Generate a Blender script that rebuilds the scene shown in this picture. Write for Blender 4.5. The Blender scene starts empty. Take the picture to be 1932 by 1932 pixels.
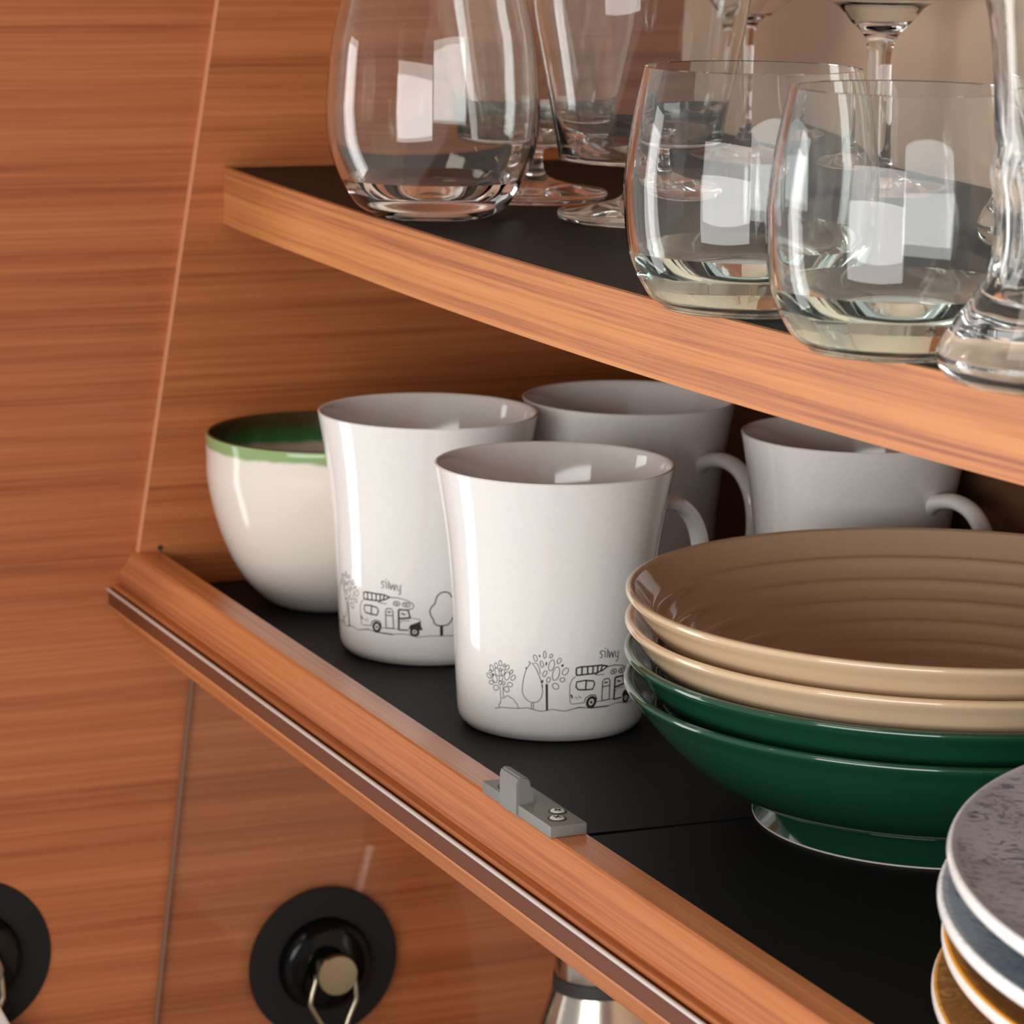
import bpy, bmesh, math, random
from mathutils import Vector, Matrix
random.seed(4)
scn = bpy.context.scene
C = scn.collection
PI = math.pi

# ---------------------------------------------------------------- camera
cam_d = bpy.data.cameras.new('camera')
cam = bpy.data.objects.new('camera', cam_d)
C.objects.link(cam)
CAM = Vector((1.3821, -0.4538, 0.3279))
right = Vector((0.3978, 0.9174, 0.0147)); down = Vector((0.1876, -0.0656, -0.9801)); fwd = Vector((-0.8981, 0.3926, -0.1982))
m = Matrix((right, -down, -fwd)).transposed().to_4x4()
m.translation = CAM
cam.matrix_world = m
cam_d.sensor_width = 36
cam_d.lens = 6100 / 1932 * 36
cam_d.clip_start = 0.05
cam_d.clip_end = 30
cam_d.dof.use_dof = True
cam_d.dof.focus_distance = 1.08
cam_d.dof.aperture_fstop = 27
scn.camera = cam

# ---------------------------------------------------------------- world, lights, exposure
world = bpy.data.worlds.new('world')
scn.world = world
world.use_nodes = True
bg = world.node_tree.nodes['Background']
bg.inputs[0].default_value = (1.0, 0.975, 0.955, 1)
bg.inputs[1].default_value = 0.47

def area(name, loc, target, sx, sy, power, col):
    d = bpy.data.lights.new(name, 'AREA')
    d.shape = 'RECTANGLE'; d.size = sx; d.size_y = sy; d.energy = power; d.color = col
    o = bpy.data.objects.new(name, d)
    C.objects.link(o)
    o.location = loc
    o.rotation_euler = (Vector(target) - Vector(loc)).to_track_quat('-Z', 'Y').to_euler()
    return o
# a tall narrow window across the aisle to the left, a low wide window behind the camera, a weak ceiling lamp
area('window_light_left', (-0.72, -1.35, -0.20), (0.30, 0.05, 0.05), 0.46, 1.35, 9.5, (1.0, 0.98, 0.965))
area('window_light_front', (1.20, -0.84, 0.10), (0.42, 0.02, 0.12), 0.92, 0.56, 11.5, (1.0, 0.985, 0.97))
area('ceiling_light', (0.75, -0.85, 1.25), (0.4, -0.1, 0.1), 0.5, 0.5, 3, (1.0, 0.86, 0.72))
for p in ((-0.25, -0.75, 0.62), (0.35, -1.0, 0.75)):
    d = bpy.data.lights.new('spot_bulb', 'POINT'); d.energy = 0.7; d.shadow_soft_size = 0.012; d.color = (1.0, 0.62, 0.25)
    o = bpy.data.objects.new('spot_bulb', d); o.location = p; C.objects.link(o)

vs = scn.view_settings
scn.display_settings.display_device = 'sRGB'
vs.view_transform = 'Standard'; vs.look = 'None'; vs.exposure = 0.0; vs.gamma = 1.0; vs.use_curve_mapping = False
scn.cycles.max_bounces = 20
scn.cycles.transmission_bounces = 18
scn.cycles.glossy_bounces = 8
scn.cycles.transparent_max_bounces = 12

# ---------------------------------------------------------------- helpers
def srgb(r, g, b):
    f = lambda c: (c / 255 / 12.92) if c / 255 <= 0.04045 else ((c / 255 + 0.055) / 1.055) ** 2.4
    return (f(r), f(g), f(b), 1)

def mat(name):
    m = bpy.data.materials.new(name); m.use_nodes = True
    nt = m.node_tree; b = nt.nodes['Principled BSDF']
    return m, nt, b

def plain(name, col, rough=0.5, metal=0.0, bump=0.0, bscale=400, spec=0.5, coat=0.0):
    m, nt, b = mat(name)
    b.inputs['Roughness'].default_value = rough
    b.inputs['Metallic'].default_value = metal
    b.inputs['Specular IOR Level'].default_value = spec
    b.inputs['Coat Weight'].default_value = coat
    tc = nt.nodes.new('ShaderNodeTexCoord')
    n = nt.nodes.new('ShaderNodeTexNoise'); n.inputs['Scale'].default_value = bscale; n.inputs['Detail'].default_value = 3
    nt.links.new(tc.outputs['Object'], n.inputs['Vector'])
    mx = nt.nodes.new('ShaderNodeMix'); mx.data_type = 'RGBA'
    mx.inputs['A'].default_value = [c * 0.96 for c in col[:3]] + [1]; mx.inputs['B'].default_value = [min(1, c * 1.04) for c in col[:3]] + [1]
    nt.links.new(n.outputs['Fac'], mx.inputs['Factor']); nt.links.new(mx.outputs['Result'], b.inputs['Base Color'])
    if bump:
        bp = nt.nodes.new('ShaderNodeBump'); bp.inputs['Strength'].default_value = bump; bp.inputs['Distance'].default_value = 0.0004
        nt.links.new(n.outputs['Fac'], bp.inputs['Height']); nt.links.new(bp.outputs['Normal'], b.inputs['Normal'])
    return m

def wood(name, axis, dark, mid, light, rough=0.42, fine=1.0, coat=0.0, seed=0.0, flat=False):
    """laminate with the grain running along one axis"""
    m, nt, b = mat(name)
    N, L = nt.nodes.new, nt.links.new
    tc = N('ShaderNodeTexCoord')
    def layer(along, across, detail, rgh, dist):
        mp = N('ShaderNodeMapping'); s = [across] * 3; s[axis] = along
        if flat: s[1] = along      # edge strip bent along a curve: the grain follows it
        mp.inputs['Scale'].default_value = s; mp.inputs['Location'].default_value = (seed, seed * 1.7, seed * .6)
        L(tc.outputs['Object'], mp.inputs['Vector'])
        n = N('ShaderNodeTexNoise'); n.inputs['Scale'].default_value = 1; n.inputs['Detail'].default_value = detail
        n.inputs['Roughness'].default_value = rgh; n.inputs['Distortion'].default_value = dist
        L(mp.outputs[0], n.inputs['Vector']); return n.outputs['Fac']
    broad = layer(0.8, 120 * fine, 3, 0.6, 0.15)
    streak = layer(4, 620 * fine, 3, 0.6, 0.05)
    pore = layer(30, 1800 * fine, 2, 0.6, 0.0)
    mx = N('ShaderNodeMix'); mx.inputs['Factor'].default_value = 0.45; L(broad, mx.inputs['A']); L(streak, mx.inputs['B'])
    mx2 = N('ShaderNodeMix'); mx2.inputs['Factor'].default_value = 0.16; L(mx.outputs['Result'], mx2.inputs['A']); L(pore, mx2.inputs['B'])
    cr = N('ShaderNodeValToRGB'); e = cr.color_ramp.elements
    e[0].position = 0.36; e[0].color = dark; e[1].position = 0.66; e[1].color = light
    k = e.new(0.49); k.color = mid
    L(mx2.outputs['Result'], cr.inputs[0]); L(cr.outputs[0], b.inputs['Base Color'])
    b.inputs['Roughness'].default_value = rough
    b.inputs['Coat Weight'].default_value = coat; b.inputs['Coat Roughness'].default_value = 0.25
    bp = N('ShaderNodeBump'); bp.inputs['Strength'].default_value = 0.12; bp.inputs['Distance'].default_value = 0.0003
    L(pore, bp.inputs['Height']); L(bp.outputs['Normal'], b.inputs['Normal'])
    return m

def obj(name, bm, m, parent=None, smooth=True, loc=None):
    me = bpy.data.meshes.new(name)
    bmesh.ops.recalc_face_normals(bm, faces=bm.faces)
    bm.to_mesh(me); bm.free()
    if smooth:
        me.shade_smooth()
        try: me.set_sharp_from_angle(angle=math.radians(38))
        except Exception: pass
    for mm in (m if isinstance(m, (list, tuple)) else [m]): me.materials.append(mm)
    o = bpy.data.objects.new(name, me); C.objects.link(o)
    if parent: o.parent = parent
    if loc: o.location = loc
    return o

def thing(name, label, cat, loc=(0, 0, 0), rotz=0, group=None):
    o = bpy.data.objects.new(name, None); C.objects.link(o)
    o.empty_display_size = 0.02
    o.location = loc; o.rotation_euler = (0, 0, rotz)
    return tag(o, label, cat, group)

def tag(o, label, cat, group=None):
    o['label'] = label; o['category'] = cat
    if group: o['group'] = group
    return o

def box(bm, x0, x1, y0, y1, z0, z1, bev=0.0):
    vs_ = [bm.verts.new(p) for p in ((x0,y0,z0),(x1,y0,z0),(x1,y1,z0),(x0,y1,z0),(x0,y0,z1),(x1,y0,z1),(x1,y1,z1),(x0,y1,z1))]
    fs = [bm.faces.new([vs_[i] for i in f]) for f in ((3,2,1,0),(4,5,6,7),(0,1,5,4),(1,2,6,5),(2,3,7,6),(3,0,4,7))]
    if bev:
        es = {e for f in fs for e in f.edges}
        bmesh.ops.bevel(bm, geom=list(es), offset=bev, segments=2, affect='EDGES', profile=0.6)
    return bm

def prism(pts, x0, x1, axis='x'):
    """closed polygon of (a, b) extruded along an axis"""
    bm = bmesh.new()
    def P(a, b, t): return {'x': (t, a, b), 'y': (a, t, b), 'z': (a, b, t)}[axis]
    A = [bm.verts.new(P(a, b, x0)) for a, b in pts]; B = [bm.verts.new(P(a, b, x1)) for a, b in pts]
    n = len(pts)
    bm.faces.new(A); bm.faces.new(B[::-1])
    for i in range(n): bm.faces.new((A[i], A[(i+1) % n], B[(i+1) % n], B[i]))
    return bm

def spline(pts, n=6):
    """Catmull-Rom through the control points of a profile"""
    out = []
    P = [pts[0]] + list(pts) + [pts[-1]]
    for i in range(1, len(P) - 2):
        p0, p1, p2, p3 = P[i-1], P[i], P[i+1], P[i+2]
        for k in range(n):
            t = k / n
            out.append(tuple(0.5 * (2*b + (c-a)*t + (2*a-5*b+4*c-d)*t*t + (3*b-a-3*c+d)*t**3) for a, b, c, d in zip(p0, p1, p2, p3)))
    out.append(tuple(pts[-1]))
    return out

def lathe(prof, seg=96, bm=None):
    """profile of (r, z); ends with r = 0 become poles"""
    bm = bm or bmesh.new()
    rings = []
    for r, z in prof:
        if r < 1e-6: rings.append([bm.verts.new((0, 0, z))])
        else: rings.append([bm.verts.new((r*math.cos(2*PI*i/seg), r*math.sin(2*PI*i/seg), z)) for i in range(seg)])
    for a, b in zip(rings, rings[1:]):
        for i in range(seg):
            j = (i + 1) % seg
            if len(a) == 1 and len(b) == 1: continue
            if len(a) == 1: bm.faces.new((a[0], b[j], b[i]))
            elif len(b) == 1: bm.faces.new((a[i], a[j], b[0]))
            else: bm.faces.new((a[i], a[j], b[j], b[i]))
    return bm

def tube(path, radii, seg=16, closed=False, up=Vector((0, 1, 0)), bm=None):
    """sweep an ellipse (ru, rv) along a path"""
    bm = bm or bmesh.new()
    path = [Vector(p) for p in path]; n = len(path); rings = []
    for i, p in enumerate(path):
        a = path[(i-1) % n] if (closed or i > 0) else p
        b = path[(i+1) % n] if (closed or i < n-1) else p
        t = (b - a).normalized()
        u = (up - t * up.dot(t)).normalized(); v = t.cross(u)
        ru, rv = radii[i] if isinstance(radii, list) else radii
        rings.append([bm.verts.new(p + u*ru*math.cos(2*PI*k/seg) + v*rv*math.sin(2*PI*k/seg)) for k in range(seg)])
    for i in range(n if closed else n-1):
        a, b = rings[i], rings[(i+1) % n]
        for k in range(seg): bm.faces.new((a[k], a[(k+1) % seg], b[(k+1) % seg], b[k]))
    if not closed:
        bm.faces.new(rings[0]); bm.faces.new(rings[-1][::-1])
    return bm

def copy_tree(o, parent=None):
    c = o.copy(); C.objects.link(c)
    if parent: c.parent = parent
    for ch in list(o.children): copy_tree(ch, c)
    return c
# ---------------------------------------------------------------- materials
WALL = wood('wood_wall', 1, srgb(136, 70, 36), srgb(163, 92, 51), srgb(186, 114, 67), rough=0.40, seed=3.1)
WALLC = wood('wood_side_panel', 1, srgb(136, 70, 34), srgb(165, 94, 50), srgb(188, 114, 66), rough=0.42, seed=8.4)
RAILW = wood('wood_rail', 0, srgb(144, 78, 42), srgb(180, 107, 60), srgb(199, 128, 76), rough=0.3, seed=1.3)
SHELFW = wood('wood_shelf_edge', 0, srgb(146, 80, 46), srgb(192, 121, 66), srgb(210, 145, 84), rough=0.45, seed=5.7, flat=True)
BACKP = plain('shaded_brown_panel', srgb(104, 72, 48), 0.6)
EDGE = plain('light_edge_band', srgb(214, 152, 112), 0.5)
BEIGE = plain('beige_wall_panel', srgb(240, 212, 186), 0.7, bump=0.2, bscale=900)
BLACK = plain('black_liner', srgb(17, 16, 16), 0.55, bump=0.4, bscale=2600, spec=0.16)
BROWN = plain('brown_trim_strip', srgb(98, 50, 30), 0.38, spec=0.15)
CREAM_METAL = plain('pale_metal_bead', srgb(222, 214, 208), 0.22, metal=0.5)
CHINA = plain('white_glazed_china', srgb(232, 229, 226), 0.07, coat=0.3)
INK = plain('black_print', srgb(46, 43, 43), 0.35)
GREYP = plain('grey_plastic', srgb(112, 110, 105), 0.5, bump=0.25, bscale=1800)
STEEL = plain('brushed_steel', srgb(205, 195, 182), 0.22, metal=1.0)
ZINC = plain('zinc_screw', srgb(215, 213, 205), 0.35, metal=0.35)
DARKR = plain('dark_recess', srgb(45, 44, 42), 0.6)
RUBBER = plain('matte_black_rubber', srgb(20, 19, 19), 0.75, spec=0.3)
GLOSSB = plain('gloss_black_plastic', srgb(8, 8, 8), 0.12, spec=0.2)
NICKEL = plain('nickel_metal', srgb(158, 150, 130), 0.25, metal=1.0)
CLOTH = plain('white_cotton', srgb(226, 214, 206), 0.9, bump=0.5, bscale=2500)
BEIGEG = plain('beige_glaze', srgb(203, 176, 143), 0.09, coat=0.4)
GREENG = plain('dark_green_glaze', srgb(22, 66, 46), 0.09, coat=0.4)
WORKTOP = plain('grey_worktop', srgb(150, 140, 130), 0.5)

def glass_mat(name, col):
    m, nt, b = mat(name)
    b.inputs['Base Color'].default_value = col
    b.inputs['Transmission Weight'].default_value = 1.0
    b.inputs['Roughness'].default_value = 0.0
    b.inputs['IOR'].default_value = 1.5
    return m
GLASS = glass_mat('clear_glass', (0.97, 0.985, 0.975, 1))
GLASS_TINT = glass_mat('faintly_green_glass', (0.98, 0.995, 0.99, 1))
va = GLASS_TINT.node_tree.nodes.new('ShaderNodeVolumeAbsorption'); va.inputs['Color'].default_value = (0.55, 0.86, 0.76, 1); va.inputs['Density'].default_value = 7
GLASS_TINT.node_tree.links.new(va.outputs[0], GLASS_TINT.node_tree.nodes['Material Output'].inputs['Volume'])

def pane_mat():
    m, nt, b = mat('clear_acrylic_pane')
    N, L = nt.nodes.new, nt.links.new
    tr = N('ShaderNodeBsdfTransparent'); tr.inputs[0].default_value = (0.96, 0.955, 0.95, 1)
    gl = N('ShaderNodeBsdfGlossy'); gl.inputs['Roughness'].default_value = 0.03
    fr = N('ShaderNodeFresnel'); fr.inputs['IOR'].default_value = 1.49
    mx = N('ShaderNodeMixShader'); ge = N('ShaderNodeNewGeometry'); mu = N('ShaderNodeMath'); mu.operation = 'SUBTRACT'; mu.use_clamp = True; L(fr.outputs[0], mu.inputs[0]); L(ge.outputs['Backfacing'], mu.inputs[1]); L(mu.outputs[0], mx.inputs[0]); L(tr.outputs[0], mx.inputs[1]); L(gl.outputs[0], mx.inputs[2])
    L(mx.outputs[0], nt.nodes['Material Output'].inputs['Surface'])
    return m
ACRYLIC = pane_mat()
PANE_EDGE = plain('dull_acrylic_edge', srgb(128, 96, 78), 0.4)

def bowl_glaze():
    """white glaze with a green painted rim, ragged at its lower border"""
    m, nt, b = mat('white_glaze_green_rim')
    N, L = nt.nodes.new, nt.links.new
    tc = N('ShaderNodeTexCoord'); sx = N('ShaderNodeSeparateXYZ'); L(tc.outputs['Object'], sx.inputs[0])
    n = N('ShaderNodeTexNoise'); n.inputs['Scale'].default_value = 60; n.inputs['Detail'].default_value = 4; L(tc.outputs['Object'], n.inputs['Vector'])
    ma = N('ShaderNodeMath'); ma.operation = 'MULTIPLY_ADD'; ma.inputs[1].default_value = 0.0045; L(n.outputs['Fac'], ma.inputs[0]); L(sx.outputs['Z'], ma.inputs[2])
    # inside the bowl the green runs further down
    ln = N('ShaderNodeVectorMath'); ln.operation = 'LENGTH'
    cx = N('ShaderNodeCombineXYZ'); L(sx.outputs['X'], cx.inputs[0]); L(sx.outputs['Y'], cx.inputs[1]); L(cx.outputs[0], ln.inputs[0])
    cr = N('ShaderNodeValToRGB'); e = cr.color_ramp.elements
    e[0].position = 0.0; e[0].color = (0, 0, 0, 1); e[1].position = 1.0; e[1].color = (1, 1, 1, 1)
    mr = N('ShaderNodeMapRange'); mr.inputs['From Min'].default_value = 0.0735; mr.inputs['From Max'].default_value = 0.0752
    L(ma.outputs[0], mr.inputs['Value'])
    mx = N('ShaderNodeMix'); mx.data_type = 'RGBA'; mx.inputs['A'].default_value = srgb(228, 218, 208); mx.inputs['B'].default_value = srgb(140, 165, 112)
    L(mr.outputs[0], mx.inputs['Factor']); L(mx.outputs['Result'], b.inputs['Base Color'])
    b.inputs['Roughness'].default_value = 0.12
    return m
BOWLG = bowl_glaze()
def bowl_inside():
    m, nt, b = mat('white_glaze_green_inner_band')
    N, L = nt.nodes.new, nt.links.new
    tc = N('ShaderNodeTexCoord'); sx = N('ShaderNodeSeparateXYZ'); L(tc.outputs['Object'], sx.inputs[0])
    n = N('ShaderNodeTexNoise'); n.inputs['Scale'].default_value = 45; n.inputs['Detail'].default_value = 4; L(tc.outputs['Object'], n.inputs['Vector'])
    ma = N('ShaderNodeMath'); ma.operation = 'MULTIPLY_ADD'; ma.inputs[1].default_value = 0.006; L(n.outputs['Fac'], ma.inputs[0]); L(sx.outputs['Z'], ma.inputs[2])
    mr = N('ShaderNodeMapRange'); mr.inputs['From Min'].default_value = 0.063; mr.inputs['From Max'].default_value = 0.081
    L(ma.outputs[0], mr.inputs['Value'])
    cr = N('ShaderNodeValToRGB'); e = cr.color_ramp.elements
    e[0].position = 0.16; e[0].color = srgb(205, 192, 180); e[1].position = 0.72; e[1].color = srgb(72, 58, 36)
    k = e.new(0.3); k.color = srgb(70, 128, 72)
    k = e.new(0.5); k.color = srgb(60, 100, 52)
    L(mr.outputs[0], cr.inputs[0]); L(cr.outputs[0], b.inputs['Base Color'])
    b.inputs['Roughness'].default_value = 0.12
    return m
BOWLI = bowl_inside()

def plate_glaze(name, base, dark, rimcol, stroke, amount, rim0, streak=1.0):
    """reactive glaze: base tone, short dark strokes, pale bare rim with a feathered border"""
    m, nt, b = mat(name)
    N, L = nt.nodes.new, nt.links.new
    tc = N('ShaderNodeTexCoord'); sx = N('ShaderNodeSeparateXYZ'); L(tc.outputs['Object'], sx.inputs[0])
    cx = N('ShaderNodeCombineXYZ'); L(sx.outputs['X'], cx.inputs[0]); L(sx.outputs['Y'], cx.inputs[1])
    ln = N('ShaderNodeVectorMath'); ln.operation = 'LENGTH'; L(cx.outputs[0], ln.inputs[0])
    mp = N('ShaderNodeMapping'); mp.inputs['Scale'].default_value = (520 * streak, 165, 1); mp.inputs['Rotation'].default_value = (0, 0, 0.5)
    L(tc.outputs['Object'], mp.inputs['Vector'])
    n1 = N('ShaderNodeTexNoise'); n1.inputs['Scale'].default_value = 1.0; n1.inputs['Detail'].default_value = 3; n1.inputs['Distortion'].default_value = 1.6; L(mp.outputs[0], n1.inputs['Vector'])
    n2 = N('ShaderNodeTexNoise'); n2.inputs['Scale'].default_value = 30; n2.inputs['Detail'].default_value = 2; L(tc.outputs['Object'], n2.inputs['Vector'])
    cr = N('ShaderNodeValToRGB'); e = cr.color_ramp.elements; e[0].position = amount; e[0].color = (0, 0, 0, 1); e[1].position = amount + 0.09; e[1].color = (1, 1, 1, 1)
    ad = N('ShaderNodeMath'); ad.operation = 'MULTIPLY_ADD'; ad.inputs[1].default_value = 0.35; L(n2.outputs['Fac'], ad.inputs[0]); L(n1.outputs['Fac'], ad.inputs[2])
    sb = N('ShaderNodeMath'); sb.operation = 'SUBTRACT'; sb.inputs[1].default_value = 0.175; L(ad.outputs[0], sb.inputs[0])
    L(sb.outputs[0], cr.inputs[0])
    mx = N('ShaderNodeMix'); mx.data_type = 'RGBA'; mx.inputs['A'].default_value = base; mx.inputs['B'].default_value = stroke; L(cr.outputs[0], mx.inputs['Factor'])
    mxb = N('ShaderNodeMix'); mxb.data_type = 'RGBA'; mxb.inputs['B'].default_value = dark; L(mx.outputs['Result'], mxb.inputs['A'])
    mrb = N('ShaderNodeMapRange'); mrb.inputs['From Min'].default_value = 0.42; mrb.inputs['From Max'].default_value = 0.62; mrb.inputs['To Max'].default_value = 0.55
    L(n2.outputs['Fac'], mrb.inputs['Value']); L(mrb.outputs[0], mxb.inputs['Factor'])
    ra = N('ShaderNodeMath'); ra.operation = 'MULTIPLY_ADD'; ra.inputs[1].default_value = 0.006; L(n1.outputs['Fac'], ra.inputs[0]); L(ln.outputs['Value'], ra.inputs[2])
    mr = N('ShaderNodeMapRange'); mr.inputs['From Min'].default_value = rim0; mr.inputs['From Max'].default_value = rim0 + 0.0035; L(ra.outputs[0], mr.inputs['Value'])
    mx2 = N('ShaderNodeMix'); mx2.data_type = 'RGBA'; mx2.inputs['B'].default_value = rimcol
    L(mxb.outputs['Result'], mx2.inputs['A']); L(mr.outputs[0], mx2.inputs['Factor']); L(mx2.outputs['Result'], b.inputs['Base Color'])
    b.inputs['Roughness'].default_value = 0.3
    return m
PLATE_GREY = plate_glaze('grey_crackle_glaze', srgb(190, 188, 190), srgb(172, 168, 168), srgb(240, 238, 236), srgb(92, 90, 116), 0.515, 0.1082)
PLATE_BLUE = plate_glaze('blue_grey_glaze', srgb(150, 164, 178), srgb(112, 128, 150), srgb(240, 238, 236), srgb(98, 112, 134), 0.53, 0.1074)
PLATE_AMB1 = plate_glaze('amber_glaze_orange_rim', srgb(150, 98, 42), srgb(122, 76, 32), srgb(232, 156, 44), srgb(172, 120, 58), 0.50, 0.1062)
PLATE_AMB2 = plate_glaze('amber_glaze_pale_streaks', srgb(160, 110, 48), srgb(138, 90, 38), srgb(222, 160, 66), srgb(190, 146, 90), 0.50, 0.1078)
PALE_EDGE = plain('pale_bare_edge', srgb(232, 220, 212), 0.4)

# ---------------------------------------------------------------- setting
def struct(o):
    o['kind'] = 'structure'; return o
struct(obj('wall_left', box(bmesh.new(), -0.022, -0.0035, -0.15, 0.42, -0.42, 0.7), WALL, smooth=False))
struct(obj('wall_back', box(bmesh.new(), -0.0035, 1.05, 0.238, 0.256, -0.42, 0.7), BEIGE, smooth=False))
struct(obj('worktop', box(bmesh.new(), -0.0035, 1.05, -0.3, 0.42, -0.45, -0.42, 0.002), WORKTOP, smooth=False))

# ---------------------------------------------------------------- cabinet carcass
XE = 0.98
cab = thing('wall_cabinet', 'open wood laminate cabinet with black lined floor and orange brown front rail', 'cabinet')
z1, z0 = 0.46, -0.014
fy = lambda z: -0.0346 + (z - 0.0171) / (0.2644 - 0.0171) * 0.0387
# side panel, its front edge slanting back towards the top
poly = [(fy(z0) + 0.0006, z0), (0.2378, z0), (0.2378, z1), (fy(z1) + 0.0006, z1)]
sp = obj('side_panel', prism(poly, -0.0034, 0.0, 'x'), WALLC, cab, smooth=False)
obj('edge_band', prism([(fy(0.012), 0.012), (fy(0.012) + 0.0006, 0.012), (fy(z1) + 0.0006, z1), (fy(z1), z1)], -0.0034, 0.0, 'x'), EDGE, sp, smooth=False)['label'] = 'pale edge band'
hole = obj('peg_hole', lathe([(0.0, 0.0), (0.0013, 0.0), (0.0012, 0.0003), (0.0, 0.0003)], 20), DARKR, sp, loc=(0.0, -0.0240, 0.0180))
hole.rotation_euler = (0, PI/2, 0)
obj('bottom_board', box(bmesh.new(), 0.0002, XE, -0.0235, 0.2375, -0.014, -0.0016), WALLC, cab, smooth=False)
obj('shaded_back_panel', box(bmesh.new(), 0.0002, XE, 0.2366, 0.2376, -0.0014, 0.1650), BACKP, cab, smooth=False)['label'] = 'dark brown back panel under the shelf, with shade in its colour'  # added dark sheet; its brown also carries the shade of shelf and mug
# front rail: wooden moulding, brown strip with a pale bead, wooden lower lip
railp = [(-0.0239, -0.0016), (-0.0239, 0.0158), (-0.0246, 0.0165), (-0.0358, 0.0165), (-0.0367, 0.0158), (-0.0437, 0.0050), (-0.0433, 0.0036),
         (-0.0418, 0.0030), (-0.0424, 0.0022), (-0.0455, 0.0019), (-0.0462, 0.0013), (-0.0460, 0.0004), (-0.0440, 0.0000), (-0.0440, -0.0100), (-0.0400, -0.0110), (-0.0239, -0.0140)]
obj('front_rail', prism(railp, -0.0034, XE, 'x'), RAILW, cab, smooth=False)
obj('trim_strip', prism([(-0.0441, -0.0002), (-0.0474, -0.0002), (-0.0476, -0.0008), (-0.0476, -0.0070), (-0.0470, -0.0076), (-0.0441, -0.0076)], -0.0034, XE, 'x'), BROWN, cab, smooth=False)['label'] = 'glossy brown trim strip'
bead = [(-0.0478 + 0.0008*math.cos(a), -0.0003 + 0.0008*math.sin(a)) for a in [2*PI*i/14 for i in range(14)]]
obj('trim_bead', prism(bead, -0.0034, XE, 'x'), CREAM_METAL, cab)['label'] = 'thin pale bead on the trim strip'
lip = [(-0.0441, -0.0077), (-0.0470, -0.0078), (-0.0472, -0.0086), (-0.0440, -0.0108), (-0.0398, -0.0196), (-0.0385, -0.0202), (-0.0239, -0.0202), (-0.0239, -0.0141), (-0.0399, -0.0111)]
obj('lower_lip', prism(lip, -0.0034, XE, 'x'), RAILW, cab, smooth=False)

# black liners on the cabinet floor, butted with an uneven gap
def liner(name, pts, z0, z1, label):
    o = obj(name, prism(pts, z0, z1, 'z'), BLACK, smooth=False)
    return tag(o, label, 'shelf liner')
liner('shelf_liner', [(0.0004, -0.0236), (0.4150, -0.0236), (0.4180, 0.05), (0.4192, 0.2364), (0.0004, 0.2364)], -0.0014, 0.0, 'black textured liner on the cabinet floor under the white mugs')
liner('shelf_liner', [(0.4180, -0.0236), (XE, -0.0236), (XE, 0.2364), (0.4196, 0.2364), (0.4187, 0.05)], -0.0014, -0.0003, 'black textured liner on the cabinet floor in front of the green bowls')

# ---------------------------------------------------------------- bowed upper shelf
def edge_y(x):
    P = [(0, .0066), (.0746, .0014), (.1455, -.0003), (.2, -.0025), (.26, -.0045), (.36, -.0052), (.4235, -.0045), (.507, -.0006), (.551, .0022), (.585, .0050), (.652, .0120), (.75, .0250), (.98, .064)]
    for (a, b), (c, d) in zip(P, P[1:]):
        if x <= c: return b + (d - b) * (x - a) / (c - a)
    return P[-1][1]
def smooth_edge(x):
    return sum(edge_y(min(max(x + d, 0) , XE)) for d in (-.06, -.04, -.02, 0, .02, .04, .06)) / 7 if 0.06 < x < 0.92 else edge_y(x)
xs = [0.0003 + (XE - 0.0003) * i / 60 for i in range(61)]
shelf = thing('bowed_shelf', 'bowed wooden upper shelf with light orange brown front edge carrying glasses', 'shelf')
front = [(x, smooth_edge(x)) for x in xs]
def slab(f0, f1, za, zb, name, m, parent, smooth=False):
    return obj(name, prism(f0 + f1[::-1], za, zb, 'z'), m, parent, smooth)
o = slab(front, [(x, y + 0.0025) for x, y in front], 0.165, 0.1903, 'front_edging', SHELFW, shelf, True)
slab([(x, y + 0.0026) for x, y in front], [(x, 0.2375) for x in xs], 0.1652, 0.1884, 'shelf_board', WALLC, shelf)
o = slab([(x, y + 0.0027) for x, y in front], [(x, 0.2374) for x in xs], 0.1886, 0.19, 'shelf_liner', BLACK, None)
tag(o, 'black liner on the bowed upper shelf under the glasses', 'shelf liner')

# ---------------------------------------------------------------- acrylic splash panel on the end wall
pn = thing('splash_panel', 'clear acrylic splash panel fixed flat on the wooden end wall below the cabinet', 'panel')
py = lambda z: -0.0095 + (z + 0.0444) / (0.2099 - 0.0444) * 0.0188
obj('pane', prism([(py(-0.0205) + 0.0012, -0.0205), (0.40, -0.0205), (0.40, -0.41), (py(-0.41) + 0.0012, -0.41)], -0.0033, 0.0004, 'x'), ACRYLIC, pn, smooth=False)
obj('pane_edge', prism([(py(-0.0205), -0.0205), (py(-0.0205) + 0.0011, -0.0205), (py(-0.41) + 0.0011, -0.41), (py(-0.41), -0.41)], -0.0033, 0.0004, 'x'), PANE_EDGE, pn, smooth=False)

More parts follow.
